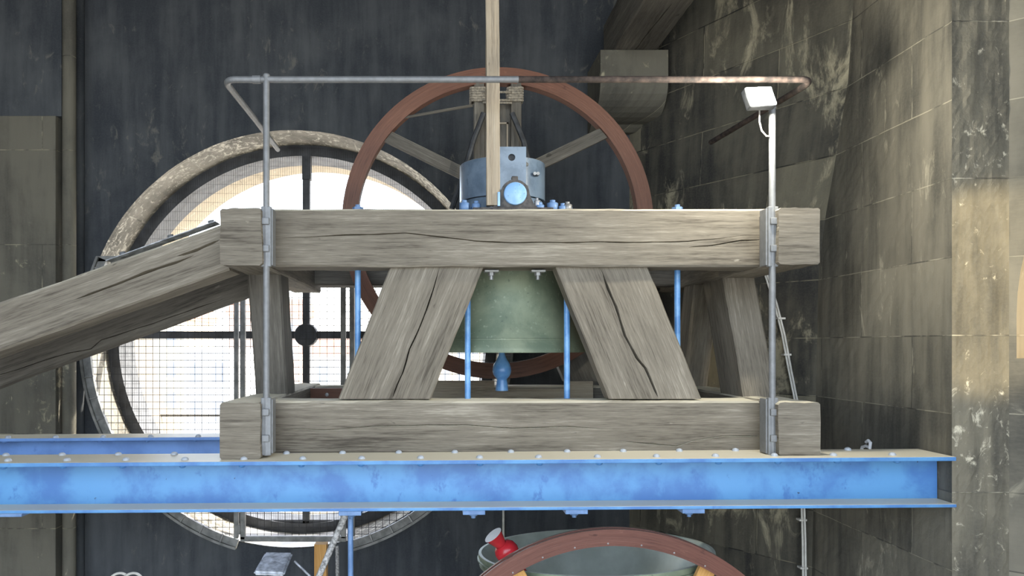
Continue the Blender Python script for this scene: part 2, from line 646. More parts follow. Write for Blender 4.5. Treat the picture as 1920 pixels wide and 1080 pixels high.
# cage screen with gate on the inner face
YS = 7.62
cc = P(556, 640, YS)
RS = 404 * YS / F
sc = thing('mesh_screen', (cc.x, YS, cc.z - RS), 'grey welded mesh screen with gate, fixed over the lower part of the round window', 'screen')
ztop = P(0, 482, YS).z
th0 = math.asin((ztop - cc.z) / RS)
mb = MB()
def arc_strip(mb, r0, r1, ya, yb, t0, t1, n):
    def sec(t):
        d = Vector((math.cos(t), 0, math.sin(t)))
        o_ = Vector((cc.x, 0, cc.z))
        return [o_ + d * r0 + Y_ * ya, o_ + d * r1 + Y_ * ya, o_ + d * r1 + Y_ * yb, o_ + d * r0 + Y_ * yb]
    prev = None
    for i in range(n + 1):
        cur = [mb.bm.verts.new(p) for p in sec(t0 + (t1 - t0) * i / n)]
        if prev:
            for j in range(4):
                mb.face((prev[j], prev[(j + 1) % 4], cur[(j + 1) % 4], cur[j]))
        else:
            mb.face(cur)
        prev = cur
    mb.face(prev)
for ta_, tb_ in ((math.pi - th0, 1.5 * math.pi - .285), (1.5 * math.pi + .255, 2 * math.pi + th0)):
    arc_strip(mb, RS - .085, RS - .01, YS, YS + .05, ta_, tb_, 60)
    arc_strip(mb, RS - .012, RS + .012, YS - .03, YS + .06, ta_, tb_, 60)
a_, b_ = P(180, 480, YS), P(932, 490, YS)
mb.bx(a_.x, b_.x, YS, YS + .05, b_.z, a_.z)
mb.build('screen_frame', M['cage'], sc)
mb = MB()
for i in range(38):
    t = math.pi - th0 + (math.pi + 2 * th0) * (i + .5) / 38
    if -.3 < t - 1.5 * math.pi < .27: continue
    d = Vector((math.cos(t), 0, math.sin(t)))
    c_ = Vector((cc.x, YS - .008, cc.z)) + d * (RS - .05)
    mb.box(c_, (.095, .022, .014), Matrix.Rotation(-t, 3, 'Y'), .003)
mb.build('clip', M['steel'], sc)['kind'] = 'stuff'
mb = MB()
wires(mb, cc.x, cc.z, RS - .05, YS + .03, 13.1 * YS / F, 13.1 * YS / F, .0028, P(0, 1013, YS).z, ztop - .02)
mb.build('wire_mesh', M['wire'], sc)
for nm, xa, ya, xb, yb in (('stile', 438, 490, 446, 1010), ('stile', 655, 490, 664, 1006), ('jamb', 450, 490, 459, 1012), ('jamb', 639, 490, 648, 1010)):
    mb = MB(); pxbox(mb, xa, ya, xb, yb, YS - .035, .05)
    mb.build('gate_' + nm, M['cage'], sc)
mb = MB(); pxbox(mb, 450, 1006, 648, 1016, YS - .035, .05)
mb.build('gate_rail', M['cage'], sc)
mb = MB(); pxbox(mb, 445, 985, 450, 1002, YS - .05, .02)
mb.build('hinge', M['cage'], sc)

# left pier: smooth lower block, dark upper block, roll moulding
YP = 7.35
zb = P(0, 217, YP).z
xe = P(118, 0, YP).x
def wallplane(name, mat, pts_fn, nu, nv):
    mb = MB()
    grid(mb, pts_fn, nu, nv)
    return struct(mb.build(name, mat))
mb = MB(); mb.bx(-5.2, xe - .07, YP, YW + .1, ZF, zb, .006); mb.planar_uv()
struct(mb.build('wall_left_pier', M['st_low']))
mb = MB(); mb.bx(-5.2, xe - .02, YP + .012, YW + .1, zb, ZC); mb.planar_uv()
struct(mb.build('wall_left_pier_upper', M['st_window']))
mb = MB()
cx_ = P(129, 0, YP + .05).x
mb.tube([Vector((cx_, YP + .06, ZF + (ZC - ZF) * i / 24)) for i in range(25)], .062, 20)
mb.planar_uv()
struct(mb.build('trim_3', M['st_low']))
mb = MB()
mb.tube([Vector((P(143, 0, 7.6).x, 7.66, ZF + (ZC - ZF) * i / 12)) for i in range(13)], .05, 16)
mb.planar_uv()
struct(mb.build('trim_4', M['st_window']))

# diagonal wall and side wall meet at a leaning arris
def arris(z):
    y = 648 - z * F / 6.0
    pts = [(1100, 1522), (740, 1530), (500, 1535), (400, 1549), (300, 1568), (180, 1590), (0, 1604), (-200, 1610)]
    if y >= pts[0][0]: x = pts[0][1]
    elif y <= pts[-1][0]: x = pts[-1][1]
    else:
        for (a1, b1), (a2, b2) in zip(pts, pts[1:]):
            if a2 <= y <= a1:
                x = b1 + (b2 - b1) * (a1 - y) / (a1 - a2)
                break
    XR = 3.03
    return Vector((XR, XR * F / (x - VX), z))
def fdiag(u, v):
    z = ZF + (ZC - ZF) * v
    a = Vector((CORN, YW, z)); b = arris(z)
    p = a.lerp(b, u)
    p.y -= .012 * nz(u * 7, z * 2.1, 4) + .006 * nz(u * 25, z * 9)
    if u in (0, 1): p = a.lerp(b, u)
    return p, (u * 1.95 + .2, z)
wallplane('wall_diagonal', M['st_diag'], fdiag, 40, 150)
def fright(u, v):
    z = ZF + (ZC - ZF) * v
    b = arris(z); a = Vector((3.03, 4.53, z))
    p = b.lerp(a, u)
    if u not in (0, 1): p.x += .008 * nz(p.y * 3, z * 2, 8) + .004 * nz(p.y * 16, z * 14)
    return p, (-p.y, z)
wallplane('wall_right', M['st_right'], fright, 30, 150)
def fpier(u, v):
    z = ZF + (ZC - ZF) * v
    p = Vector((3.03 + .335 * u, 4.53, z))
    if u not in (0, 1): p.y += .01 * nz(u * 5, z * 4, 2) + .006 * nz(u * 20, z * 22, 6)
    return p, (u * .335 + .4, z)
wallplane('wall_right_pier', M['st_pier'], fpier, 16, 260)
# wall past the pier with a pale arched opening in it
pa, pb = Vector((3.365, 4.53, 0)), Vector((4.6, 3.35, 0))
dh = (pb - pa).normalized()
mb = MB()
zs = P(0, 672, 4.5).z
s0, rA = .035, .55
outl = [(0, ZF), (1.7, ZF), (1.7, ZC), (0, ZC)]
arch = [(s0, zs)] + [(s0 + rA - rA * math.cos(math.pi * i / 24), zs + .25 + 1.0 * math.sin(math.pi * i / 24)) for i in range(25)] + [(s0 + 2 * rA, zs)]
V = lambda s, z, d_=0.0: pa + dh * s + Z_ * z + Vector((-dh.y, dh.x, 0)) * d_
al = [mb.bm.verts.new(V(*q)) for q in arch]
c0, c1, c2, c3 = [mb.bm.verts.new(V(*q)) for q in outl]
h = len(arch) // 2
mb.face([c0] + [al[0]] + [al[-1]] + [c1])
mb.face([c3, c0] + al[:h + 1][0:1] + al[1:h + 1])
mb.face([c1, c2] + al[h:][::-1][::-1][::-1])
mb.face([c2, c3, al[h]])
mb.planar_uv()
struct(mb.build('wall_far_right', M['st_right']))
mb = MB()
ai = [mb.bm.verts.new(V(*q)) for q in arch]
ao = [mb.bm.verts.new(V(q[0] + .06 if q[0] < .5 else q[0] - .06, q[1], .7)) for q in arch]
for i in range(len(arch)):
    j = (i + 1) % len(arch)
    mb.face((ai[i], ai[j], ao[j], ao[i]))
mb.face(ao)
mb.planar_uv()
struct(mb.build('window_2', M['st_pale']))

# rest of the chamber: floor, ceiling, left and far side walls
mb = MB(); mb.bx(-5.2, 4.6, YB, 7.8, ZF - .2, ZF); mb.planar_uv()
for f in mb.bm.faces:
    for l in f.loops: l[mb.uv].uv = (l.vert.co.x, l.vert.co.y)
struct(mb.build('floor', M['st_floor']))
mb = MB(); mb.bx(-5.3, 4.7, YB, 7.9, ZC, ZC + .2); mb.planar_uv()
struct(mb.build('ceiling', M['st_window']))
mb = MB(); mb.bx(-5.4, -5.2, YB, 7.9, ZF, ZC); mb.planar_uv()
for f in mb.bm.faces:
    for l in f.loops: l[mb.uv].uv = (l.vert.co.y, l.vert.co.z)
struct(mb.build('wall_left', M['st_low']))
mb = MB(); mb.bx(4.6, 4.8, YB, 3.4, ZF, ZC); mb.planar_uv()
for f in mb.bm.faces:
    for l in f.loops: l[mb.uv].uv = (l.vert.co.y, l.vert.co.z)
struct(mb.build('wall_near_right', M['st_right']))

# corbel and the roof timber it carries
def wallY(px):
    k_ = (px - VX) / F
    return (YW + 1.431 * CORN) / (1 + 1.431 * k_)
xa, xb = P(1126, 0, 7.1).x, P(1253, 0, 7.1).x
prof = [(7.10, 2.715), (8.0, 2.715), (8.0, 2.1), (7.62, 2.1), (7.55, 2.13)]
for i in range(9):
    t = i / 8 * math.pi / 2
    prof.append((7.10 + .42 * (1 - math.sin(t)) , 2.15 + .0 + .28 * (1 - math.cos(t))) if False else (7.52 - .42 * math.sin(t), 2.43 - .28 * math.cos(t)))
mb = MB(); mb.poly_prism([(xa, y, z) for y, z in prof], (xb - xa, 0, 0))
tag(mb.build('stone_corbel', M['st_low'], origin=(xa, 7.5, 2.1)), 'plain stone corbel with rounded underside, carrying the roof timber', 'corbel')
mb = timber((1.85, 7.55, 2.925), (1.85, YB + .4, 2.925), (0, 0, -.205), (.2, 0, 0),
            [dict(pts=[(.02, -.1), (.06, .0), (.10, .05), (.16, .2)], w=.006, d=.04)], seed=3.1, nst=120)
tag(mb.build('roof_timber', M['oak_shade'], origin=(1.85, 7.5, 2.72)), 'heavy oak roof timber resting on the stone corbel, running overhead', 'beam')

# ------------------------------------------------------------------ girders
def girder(name, xl, xr, ya, yb, web, ztop_, zbot, mat, label, tilt, row1, row2, group):
    g = thing(name, (0, ya, ztop_), label, 'girder', group)
    t = .024
    def build(mb, nm, m):
        return mb.build(nm, m, g)
    mb = MB(); mb.bx(xl, xr, ya, yb, ztop_ - t, ztop_, .004); build(mb, 'flange', mat)
    mb = MB(); mb.bx(xl, xr, ya, yb, zbot, zbot + t * .8, .004); build(mb, 'flange', mat)
    mb = MB(); mb.bx(xl, xr, web, web + .02, zbot + t * .8, ztop_ - t); build(mb, 'web', mat)
    mb = MB()
    for s in (1,):
        mb.poly_prism([(xl, web, ztop_ - t), (xl, web - .02, ztop_ - t), (xl, web, ztop_ - t - .02)], (xr - xl, 0, 0))
    build(mb, 'fillet', mat)
    dome = [(.0215, 0), (.0205, .006), (.0165, .0125), (.009, .0165), (.0006, .018)]
    first = None
    for (X, Y, s) in row1 + row2:
        if first is None or s != first[1]:
            mb = MB(); mb.lathe([(r, h * s) for r, h in dome], (X, Y, ztop_ if s > 0 else ztop_ - t), 'Z', 14)
            o_ = build(mb, 'rivet', M['blue_top'] if s > 0 else mat)
            first = (o_, s, X, Y)
        else:
            o_ = first[0].copy()
            COL.objects.link(o_)
            o_.parent = g
            o_.location = (X - first[2], Y - first[3], 0)
    g.rotation_euler.y = -tilt
    return g

rx = [(x - VX) * 4.5 / F for x in range(-114, 1770, 112)]
row = [(x + .02, 4.515, -1) for x in rx] + [(x + .02, 4.56, 1) for x in rx] + [(x - .12, 4.79, 1) for x in rx[1:]]
g1 = girder('riveted_girder', -3.6, 3.02, 4.476, 4.83, 4.65, -.664, -.957, M['blue'],
            'bright blue riveted girder running right across, carrying the near side of the bell frame', .0066, row[:len(rx)], row[len(rx):], 'blue steel girders')
YR = 5.74
rx2 = [(x - VX) * (YR + .04) / F for x in range(-80, 430, 89)]
g2 = girder('riveted_girder', -4.2, 2.55, YR, YR + .27, YR + .13, -.668, -.96, M['blue_rear'],
            'dull blue riveted steel girder further back, under the far side of the bell frame', .0066,
            [(x, YR + .04, -1) for x in rx2], [(x + .03, YR + .03, 1) for x in rx2], 'blue steel girders')
# clamp plates with nuts below the near girder
for i, X in enumerate(((660 - VX) * 4.62 / F, (886 - VX) * 4.62 / F, (1073 - VX) * 4.62 / F, (1286 - VX) * 4.62 / F)):
    mb = MB(); mb.bx(X - .065, X + .065, 4.485, 4.72, -.984, -.958, .004)
    pl = mb.build('clamp_plate', M['blue_nut'], g1)
    mb = MB(); mb.tube([(X, 4.57, -1.006), (X, 4.57, -.98)], .024, 6); mb.tube([(X, 4.57, -1.02), (X, 4.57, -1.0)], .013, 10)
    mb.build('nut', M['blue_nut'], pl)
mb = MB(); mb.bx(-3.6, (45 - VX) * 4.5 / F, 4.47, 4.83, -.975, -.957, .003)
mb.build('splice_plate', M['blue_nut'], g1)

# ------------------------------------------------------------------ bell frame
fr = thing('timber_bell_stand', (.5, 5.6, -.673), 'big weathered oak timber bell frame with slanting braces, standing on the blue girders', 'bell frame')
YF0, YF1 = 4.83, 5.11
def beam_px(name, xa, xb, ytop, ybot, Y0, Y1, cr, mat, seed, **kw):
    zt, zb_ = (VY - ytop) * Y0 / F, (VY - ybot) * Y0 / F
    xL, xR = (xa - VX) * Y0 / F, (xb - VX) * Y0 / F
    zc, hb = (zt + zb_) / 2, (zt - zb_) / 2
    cs = []
    for c in cr:
        cs.append(dict(pts=[((px - xa) / (xb - xa), (((VY - py) * Y0 / F) - zc) / hb) for px, py in c[0]], w=c[1], d=c[2]))
    mb = timber((xL, (Y0 + Y1) / 2, zc), (xR, (Y0 + Y1) / 2, zc), (0, -(Y1 - Y0) / 2, 0), (0, 0, hb), cs, seed=seed, **kw)
    return mb.build(name, mat, fr)
beam_px('head_beam', 495, 1436, 391.5, 500, YF0, YF1,
        [([(516, 447), (640, 441), (760, 437), (830, 444), (890, 452), (960, 455), (1060, 454), (1200, 454), (1290, 453), (1360, 446), (1405, 440)], .0045, .04),
         ([(1290, 464), (1330, 461), (1390, 451), (1434, 448)], .005, .04)], M['oak'], 1.0)
beam_px('sill_beam', 495, 1436, 752, 850, YF0, YF1,
        [([(512, 801), (600, 806), (640, 805), (700, 799), (800, 797), (870, 797), (960, 803), (1060, 800), (1150, 804)], .0045, .04),
         ([(1165, 828), (1270, 836), (1300, 826), (1350, 818), (1432, 817)], .0042, .04)], M['oak'], 2.0)
beam_px('head_beam', 590, 1300, 454, 535, 6.42, 6.70, [], M['oak_shade'], 5.0, nst=24)
beam_px('sill_beam', 590, 1300, 724.5, 797, 6.42, 6.70, [], M['oak_shade'], 6.0, nst=24)

def cross(name, xa, xb, zt, zb_, seed, mat=M['oak']):
    mb = timber(((xa + xb) / 2, 6.95, (zt + zb_) / 2), ((xa + xb) / 2, 4.56, (zt + zb_) / 2), (0, 0, (zt - zb_) / 2), ((xb - xa) / 2, 0, 0), [], seed=seed, wave=.008, nst=40)
    return mb.build(name, mat, fr)
XL0, XL1, XR0, XR1 = -1.264, -1.022, 2.028, 2.272
cross('cross_beam', XL0, XL1, .811, .475, 11)
cross('cross_beam', XL0 - .004, XL1 - .004, -.338, -.672, 12)
cross('cross_beam', XR0, XR1, .812, .478, 13)
cross('cross_beam', XR0, XR1 + .004, -.336, -.652, 14)

def brace_front(b0, b1, t0, t1, yb, yt, Y0, Y1, cr, seed, mat=M['oak']):
    pb0, pb1 = P(b0, yb, Y0), P(b1, yb, Y0)
    pt0, pt1 = P(t0, yt, Y0), P(t1, yt, Y0)
    c0_, c1_ = (pb0 + pb1) / 2, (pt0 + pt1) / 2
    hw = ((pb1 - pb0).length + (pt1 - pt0).length) / 4
    c0_.y = c1_.y = (Y0 + Y1) / 2
    cs = []
    for pts, w_, d_ in cr:
        q = []
        for px, py in pts:
            t = (yb - py) / (yb - yt)
            cxp = (b0 + b1) / 2 + ((t0 + t1) / 2 - (b0 + b1) / 2) * t
            q.append((t, -(px - cxp) * Y0 / F / hw))
        cs.append(dict(pts=q, w=w_, d=d_, open0=True))
    mb = timber(c0_, c1_, (0, -(Y1 - Y0) / 2, 0), (-hw, 0, 0), cs, seed=seed, ch=.008)
    return mb.build('brace', mat, fr)
brace_front(633, 808, 733, 906, 748, 499, 4.875, 5.035,
            [([(736, 746), (755, 700), (768, 655), (775, 640), (800, 580), (812, 545), (824, 502)], .006, .05)], 21)
brace_front(1144, 1314, 1040, 1216, 748, 499, 4.875, 5.035,
            [([(1234, 746), (1210, 690), (1195, 672), (1172, 630), (1155, 575), (1140, 540), (1126, 502)], .010, .06)], 22)
brace_front(682, 810, 756, 884, 716, 532, 6.46, 6.62, [], 23, M['oak_shade'])
brace_front(1060, 1188, 980, 1110, 716, 532, 6.46, 6.62, [], 24, M['oak_shade'])

def rake(x0_, x1_, yb, yt, dy, zb_, zt, seed):
    mb = timber(((x0_ + x1_) / 2, yb + dy / 2, zb_), ((x0_ + x1_) / 2, yt + dy / 2, zt), (0, -dy / 2, 0), (-(x1_ - x0_) / 2, 0, 0), [], seed=seed, nst=16, nb=6)
    return mb.build('raking_brace', M['oak_shade' if seed == 32 else 'oak'], fr)  # left brace takes the oak that has shade in its colour
rake(XR0 + .01, XR1 - .01, 5.10, 5.46, .42, -.34, .48, 31)
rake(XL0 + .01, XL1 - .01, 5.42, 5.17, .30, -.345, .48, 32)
rake(XR0 + .02, XR1 - .02, 6.38, 6.10, .25, -.34, .48, 33)

# tie rods
for x in (671, 877, 1063, 1270):
    X = (x - VX) * 5.065 / F
    mb = MB(); mb.tube([(X, 5.065, -.40), (X, 5.065, .90)], .0195, 16)
    r_ = mb.build('tie_rod', M['blue_rod'], fr)
    mb = MB(); mb.tube([(X, 5.065, .85), (X, 5.065, .862)], .055, 16); mb.tube([(X, 5.065, .862), (X, 5.065, .905)], .036, 6); mb.tube([(X, 5.065, .9), (X, 5.065, .922)], .017, 12)
    mb.build('nut', M['blue_nut'], r_)
# bolts showing under the top beam
for x in (921, 1008):
    c_ = P(x, 503, 5.0)
    mb = MB(); mb.bx(c_.x - .045, c_.x + .045, 4.95, 5.04, .473, .485); mb.tube([(c_.x, 4.99, .474), (c_.x, 4.99, .452)], .022, 6); mb.tube([(c_.x, 4.99, .455), (c_.x, 4.99, .425)], .013, 12)
    mb.build('beam_bolt', M['steel'], fr)

# boards lying against the far sill
nb_ = P(0, 747, 6.36).z
outl = [(806, 745), (806, 714), (927, 714), (927, 729), (1062, 729), (1062, 715), (1112, 715), (1112, 745)]
mb = MB(); mb.poly_prism([P(x, y + (20 if y == 745 else 0), 6.34) for x, y in outl], (0, .055, 0))
tag(mb.build('notched_board', M['oak_plank'], origin=P(960, 765, 6.34)), 'pale notched board lying under the green bell, behind the two blue rods', 'board')
mb = MB(); mb.poly_prism([P(x, y, 6.36) for x, y in ((582, 765), (582, 728), (660, 728), (660, 765))], (0, .045, 0))
rb = mb.build('red_board', M['rim2'], origin=P(620, 765, 6.36))
tag(rb, 'short red-brown board standing against the far sill, left of the slanting brace', 'board')
mb = MB(); mb.lathe([(.001, -.008), (.014, -.006), (.016, 0)], P(613, 740, 6.36), 'Y', 12)
mb.build('screw', M['steel'], rb)

# ------------------------------------------------------------------ struts running off to the side
def strut(name, pxs, Y0, Y1, cr, seed, label, grp, mat='oak'):
    (xa, ta, ba), (xb, tb, bb) = pxs
    p0 = (P(xa, ta, Y0) + P(xa, ba, Y0)) / 2
    p1 = (P(xb, tb, Y0) + P(xb, bb, Y0)) / 2
    hb = ((P(xa, ta, Y0) - P(xa, ba, Y0)).length + (P(xb, tb, Y0) - P(xb, bb, Y0)).length) / 4
    p0.y = p1.y = (Y0 + Y1) / 2
    cs = []
    for pts, w_, d_ in cr:
        q = []
        for px, py in pts:
            t = (px - xa) / (xb - xa)
            mid = (ta + ba) / 2 + ((tb + bb) / 2 - (ta + ba) / 2) * t
            q.append((t, (mid - py) * Y0 / F / hb))
        cs.append(dict(pts=q, w=w_, d=d_))
    mb = timber(p0, p1, (0, -(Y1 - Y0) / 2, 0), (0, 0, hb), cs, seed=seed, wave=.006)
    o_ = mb.build(name, M[mat], origin=p0)
    return tag(o_, label, 'timber', grp)
s1 = strut('timber_strut', ((-140, 617, 706), (430, 414, 508)), 4.75, 5.03,
      [([(140, 562), (200, 540), (270, 512), (330, 492), (365, 478)], .010, .06), ([(330, 481), (370, 468), (412, 450)], .009, .05)],
      41, 'long weathered oak strut sloping down leftward from the bell frame, nearer of the two', 'sloping timber struts')
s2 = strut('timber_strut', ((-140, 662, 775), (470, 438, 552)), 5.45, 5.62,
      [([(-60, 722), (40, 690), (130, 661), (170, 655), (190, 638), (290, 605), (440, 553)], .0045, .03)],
      42, 'shaded oak strut sloping down leftward, partly hidden below and behind the nearer strut', 'sloping timber struts', 'oak_shade')
# steel strip on top of the near strut
mb = MB()
a_, b_ = P(205, 494, 4.9), P(408, 421, 4.9)
d_ = (b_ - a_)
ang = math.atan2(d_.z, d_.x)
mb.box((a_ + b_) / 2 + Z_ * .012, (d_.length, .12, .006), Matrix.Rotation(-ang, 3, 'Y'), .003)
sp = mb.build('steel_strap', M['zinc'], s1)
for x, y in ((232, 483), (322, 451), (398, 424)):
    mb = MB(); c_ = P(x, y, 4.9); mb.tube([c_, c_ + Vector((-.01, 0, .035))], .02, 6); mb.build('bolt', M['iron'], sp)

# ------------------------------------------------------------------ guard rail of bent pipe
gr = thing('pipe_guard_rail', (.5, 4.62, -.66), 'grey bent pipe guard rail strapped to the ends of the bell frame', 'railing')
YPp = 4.62
pr = .0195
for x, ytop, bolts in ((499.5, 141, (465, 497)), (1448, 196, (424, 476))):
    X = (x - VX) * YPp / F
    zt = (VY - ytop) * YPp / F
    mb = MB(); mb.tube([(X, YPp, -.655), (X, YPp, zt)], pr, 16)
    po = mb.build('post', M['iron'], gr)
    mb = MB(); mb.lathe([(.001, .012), (.016, .008), (.022, 0), (.022, -.03)], (X, YPp, zt), 'Z', 16); mb.build('pipe_cap', M['iron'], po)
    for (z0, z1) in ((.47, .83), (-.655, -.31)):
        mb = MB(); sgn = 1 if x < 900 else -1
        mb.bx(X - .03, X + .03, YPp - .018, YPp + .018, z0, z1, .006)
        mb.bx(X + sgn * .03 - .008, X + sgn * .03 + .008, YPp + .0, YPp + .09, z0 + .01, z1 - .01, .003)
        stp = mb.build('strap', M['iron'], po)
        for q in (.30, .75):
            zz = z0 + (z1 - z0) * q
            mb = MB(); mb.bx(X - .022, X + .022, YPp - .036, YPp - .017, zz - .02, zz + .02, .005); mb.build('bolt', M['iron'], stp)
def bend(a, c, b, n=8):
    return [a.lerp(c, i / n).lerp(c.lerp(b, i / n), i / n) for i in range(n + 1)]
zr = (VY - 149) * YPp / F
XLr, XRr = -1.262, 2.265
p_ = [Vector((-.2, YPp, zr)), Vector((XLr + .12, YPp, zr))] + bend(Vector((XLr + .08, YPp, zr)), Vector((XLr, YPp, zr)), Vector((XLr, YPp + .12, zr))) + [Vector((XLr, 5.4, zr)), Vector((XLr - .005, 6.25, zr - .005))]
mb = MB(); mb.tube([Vector((.5, YPp, zr))] + p_, pr, 14); mb.build('rail', M['iron'], gr)
p_ = [Vector((.5, YPp, zr)), Vector((1.2, YPp, zr)), Vector((XRr - .12, YPp, zr))] + bend(Vector((XRr - .08, YPp, zr)), Vector((XRr, YPp, zr)), Vector((XRr, YPp + .12, zr))) + [Vector((XRr - .05, 5.4, zr)), Vector((2.16, 6.05, zr))]
mb = MB(); mb.tube(p_, pr, 14); mb.build('rail', M['rust'], gr)
mb = MB(); c_ = Vector(((480 - VX) * YPp / F, YPp, zr)); mb.tube([c_ - X_ * .02, c_ + X_ * .03], pr + .005, 14); mb.build('collar', M['iron'], gr)

# floodlight on the post
fl = thing('floodlight', P(1436, 195, 4.55), 'lit white floodlight clamped to the top of the pipe post above the frame', 'lamp')
c_ = P(1428, 179, 4.50)
rot = Matrix.Rotation(math.radians(-6), 3, 'Y') @ Matrix.Rotation(math.radians(12), 3, 'Z') @ Matrix.Rotation(math.radians(-18), 3, 'X')
mb = MB(); mb.box(c_ + rot @ Vector((0, .032, 0)), (.175, .05, .13), rot, .008); mb.build('housing', M['iron_dark'], fl)
mb = MB(); mb.box(c_ + rot @ Vector((0, .004, 0)), (.163, .008, .118), rot, .003); mb.build('glass', M['lamp_glass'], fl)
mb = MB()
q0 = P(1448, 196, YPp)
mb.tube([q0 + Vector((0, 0, .0)), q0 + Vector((0, -.02, .03)), c_ + rot @ Vector((.09, .05, -.02)), c_ + rot @ Vector((.06, .06, 0))], .012, 10)
mb.build('bracket', M['iron_dark'], fl)
mb = MB()
mb.tube([P(1424, 200, 4.6), P(1424, 228, 4.6), P(1428, 245, 4.6), P(1437, 255, 4.6), P(1446, 256, 4.62)], .0045, 8)
mb.build('cable', M['conduit'], fl)

# ------------------------------------------------------------------ bell, headstock, clapper
AX, BY = .495, 5.67
bell = thing('church_bell', (AX, BY, -.047), 'green bronze bell hanging mouth down in the middle of the timber frame', 'bell', 'bells')
zl = -.047
outer = [(.60, 0), (.603, .012), (.597, .035), (.577, .08), (.545, .15), (.508, .24), (.478, .34), (.455, .46), (.438, .58), (.418, .66), (.385, .72), (.32, .765), (.20, .79), (.06, .80)]
inner = [(.06, .75), (.2, .74), (.32, .71), (.37, .65), (.40, .5), (.425, .34), (.455, .22), (.50, .1), (.56, .02), (.585, 0)]
mb = MB(); mb.lathe([(r, zl + h) for r, h in outer + inner], (AX, BY, 0), 'Z', 96, closed=True)
# moulding wires
for h, r in ((.09, .573), (.60, .436), (.615, .434)):
    mb.lathe([(r - .004, zl + h - .006), (r + .005, zl + h - .003), (r + .005, zl + h + .003), (r - .004, zl + h + .006)], (AX, BY, 0), 'Z', 96)
mb.build('bell_body', M['bronze'], bell)
mb = MB()
mb.lathe([(.001, .75), (.27, .755), (.31, .80), (.31, 1.0), (.29, 1.045), (.2, 1.06), (.001, 1.06)], (AX, BY, 0), 'Z', 64)
mb.bx(AX - .12, AX + .12, 5.2, 6.12, .84, 1.06, .03)
mb.build('headstock', M['blue_drum'], bell)
# drum of two half shells
def shell(t0, t1, nm):
    mb = MB()
    n = 24
    r0, r1, z0, z1 = .297, .311, 1.047, 1.315
    prev = None
    for i in range(n + 1):
        t = t0 + (t1 - t0) * i / n
        d = Vector((math.cos(t), math.sin(t), 0))
        cur = [mb.bm.verts.new(Vector((AX, BY, z)) + d * r) for r, z in ((r0, z0), (r1, z0), (r1, z1 - .004), (r1 - .004, z1), (r0, z1))]
        if prev:
            for j in range(5):
                mb.face((prev[j], prev[(j + 1) % 5], cur[(j + 1) % 5], cur[j]), True)
        else: mb.face(cur)
        prev = cur
    mb.face(prev)
    for t in (t0, t1):
        d = Vector((math.cos(t), math.sin(t), 0))
        c = Vector((AX, BY, (z0 + z1) / 2)) + d * .335
        mb.box(c, (.06, .012, z1 - z0), Matrix.Rotation(t, 3, 'Z'), .002)
    o_ = mb.build(nm, M['blue_drum'], bell)
    for t in (t0, t1):
        d = Vector((math.cos(t), math.sin(t), 0)); e_ = Vector((-d.y, d.x, 0))
        for z in (z0 + .05, z1 - .06):
            c = Vector((AX, BY, z)) + d * .342
            mb = MB(); mb.tube([c - e_ * .035, c + e_ * .035], .013, 6); mb.tube([c - e_ * .022, c + e_ * .022], .02, 6)
            mb.build('bolt', M['iron'], o_)
R_ = math.radians
shell(R_(98), R_(255), 'drum_shell')
shell(R_(-70), R_(85), 'drum_shell')
mb = MB(); mb.lathe([(.001, 1.30), (.26, 1.30), (.26, 1.29), (.001, 1.29)], (AX, BY, 0), 'Z', 40); mb.build('drum_lid', M['blue_drum'], bell)
for (x, y) in ((1003, 325), (1009, 325)):
    c = P(x, y, 5.40); mb = MB(); mb.tube([c, c + Vector((.0, .05, 0))], .012, 8); mb.build('bolt', M['steel'], bell)
# keeper plate with a hole
Yp = 5.28
pl0, pl1 = P(933, 372, Yp), P(986.5, 275, Yp)
hc, hr = P(959.5, 295, Yp), .024
mb = MB()
n = 32
def plate_ring(Y):
    ci, ri = [], []
    for j in range(n):
        t = 2 * math.pi * (j + .5) / n
        d = Vector((math.cos(t), 0, math.sin(t)))
        kk = []
        kk.append((pl1.x - hc.x) / d.x if d.x > 0 else (pl0.x - hc.x) / d.x)
        kk.append((pl1.z - hc.z) / d.z if d.z > 0 else (pl0.z - hc.z) / d.z)
        p = hc + d * min(q for q in kk if q > 0)
        q = hc + d * hr
        p.y = q.y = Y
        ci.append(q); ri.append(p)
    for cx, cz in ((pl0.x, pl0.z), (pl0.x, pl1.z), (pl1.x, pl0.z), (pl1.x, pl1.z)):
        c = Vector((cx, Y, cz))
        i = min(range(n), key=lambda a: (ri[a] - c).length); ri[i] = c
    return [mb.bm.verts.new(p) for p in ci], [mb.bm.verts.new(p) for p in ri]
c0_, r0_ = plate_ring(Yp); c1_, r1_ = plate_ring(Yp + .025)
for j in range(n):
    q = (j + 1) % n
    mb.face((c0_[j], r0_[j], r0_[q], c0_[q])); mb.face((c1_[q], r1_[q], r1_[j], c1_[j]))
    mb.face((r0_[j], r1_[j], r1_[q], r0_[q])); mb.face((c0_[q], c1_[q], c1_[j], c0_[j]))
mb.build('keeper_plate', M['blue_drum'], bell)
mb = MB(); mb.tube([hc + Y_ * .02, hc + Y_ * .1], .0235, 20); mb.build('pin', M['iron_dark'], bell)

cl = tag(MB().lathe([(.001, .5), (.016, .49), (.016, .02), (.018, -.035), (.024, -.07), (.04, -.105), (.058, -.135), (.067, -.165), (.0685, -.185), (.064, -.208), (.052, -.23), (.04, -.242), (.037, -.252), (.039, -.262), (.045, -.305), (.047, -.33), (.001, -.332)],
           ((941 - VX) * BY / F, BY, 0), 'Z', 40).build('bell_clapper', M['blue_rod'], origin=((941 - VX) * BY / F, BY, -.33)),
           'blue onion-shaped clapper hanging out of the mouth of the green bell', 'clapper')

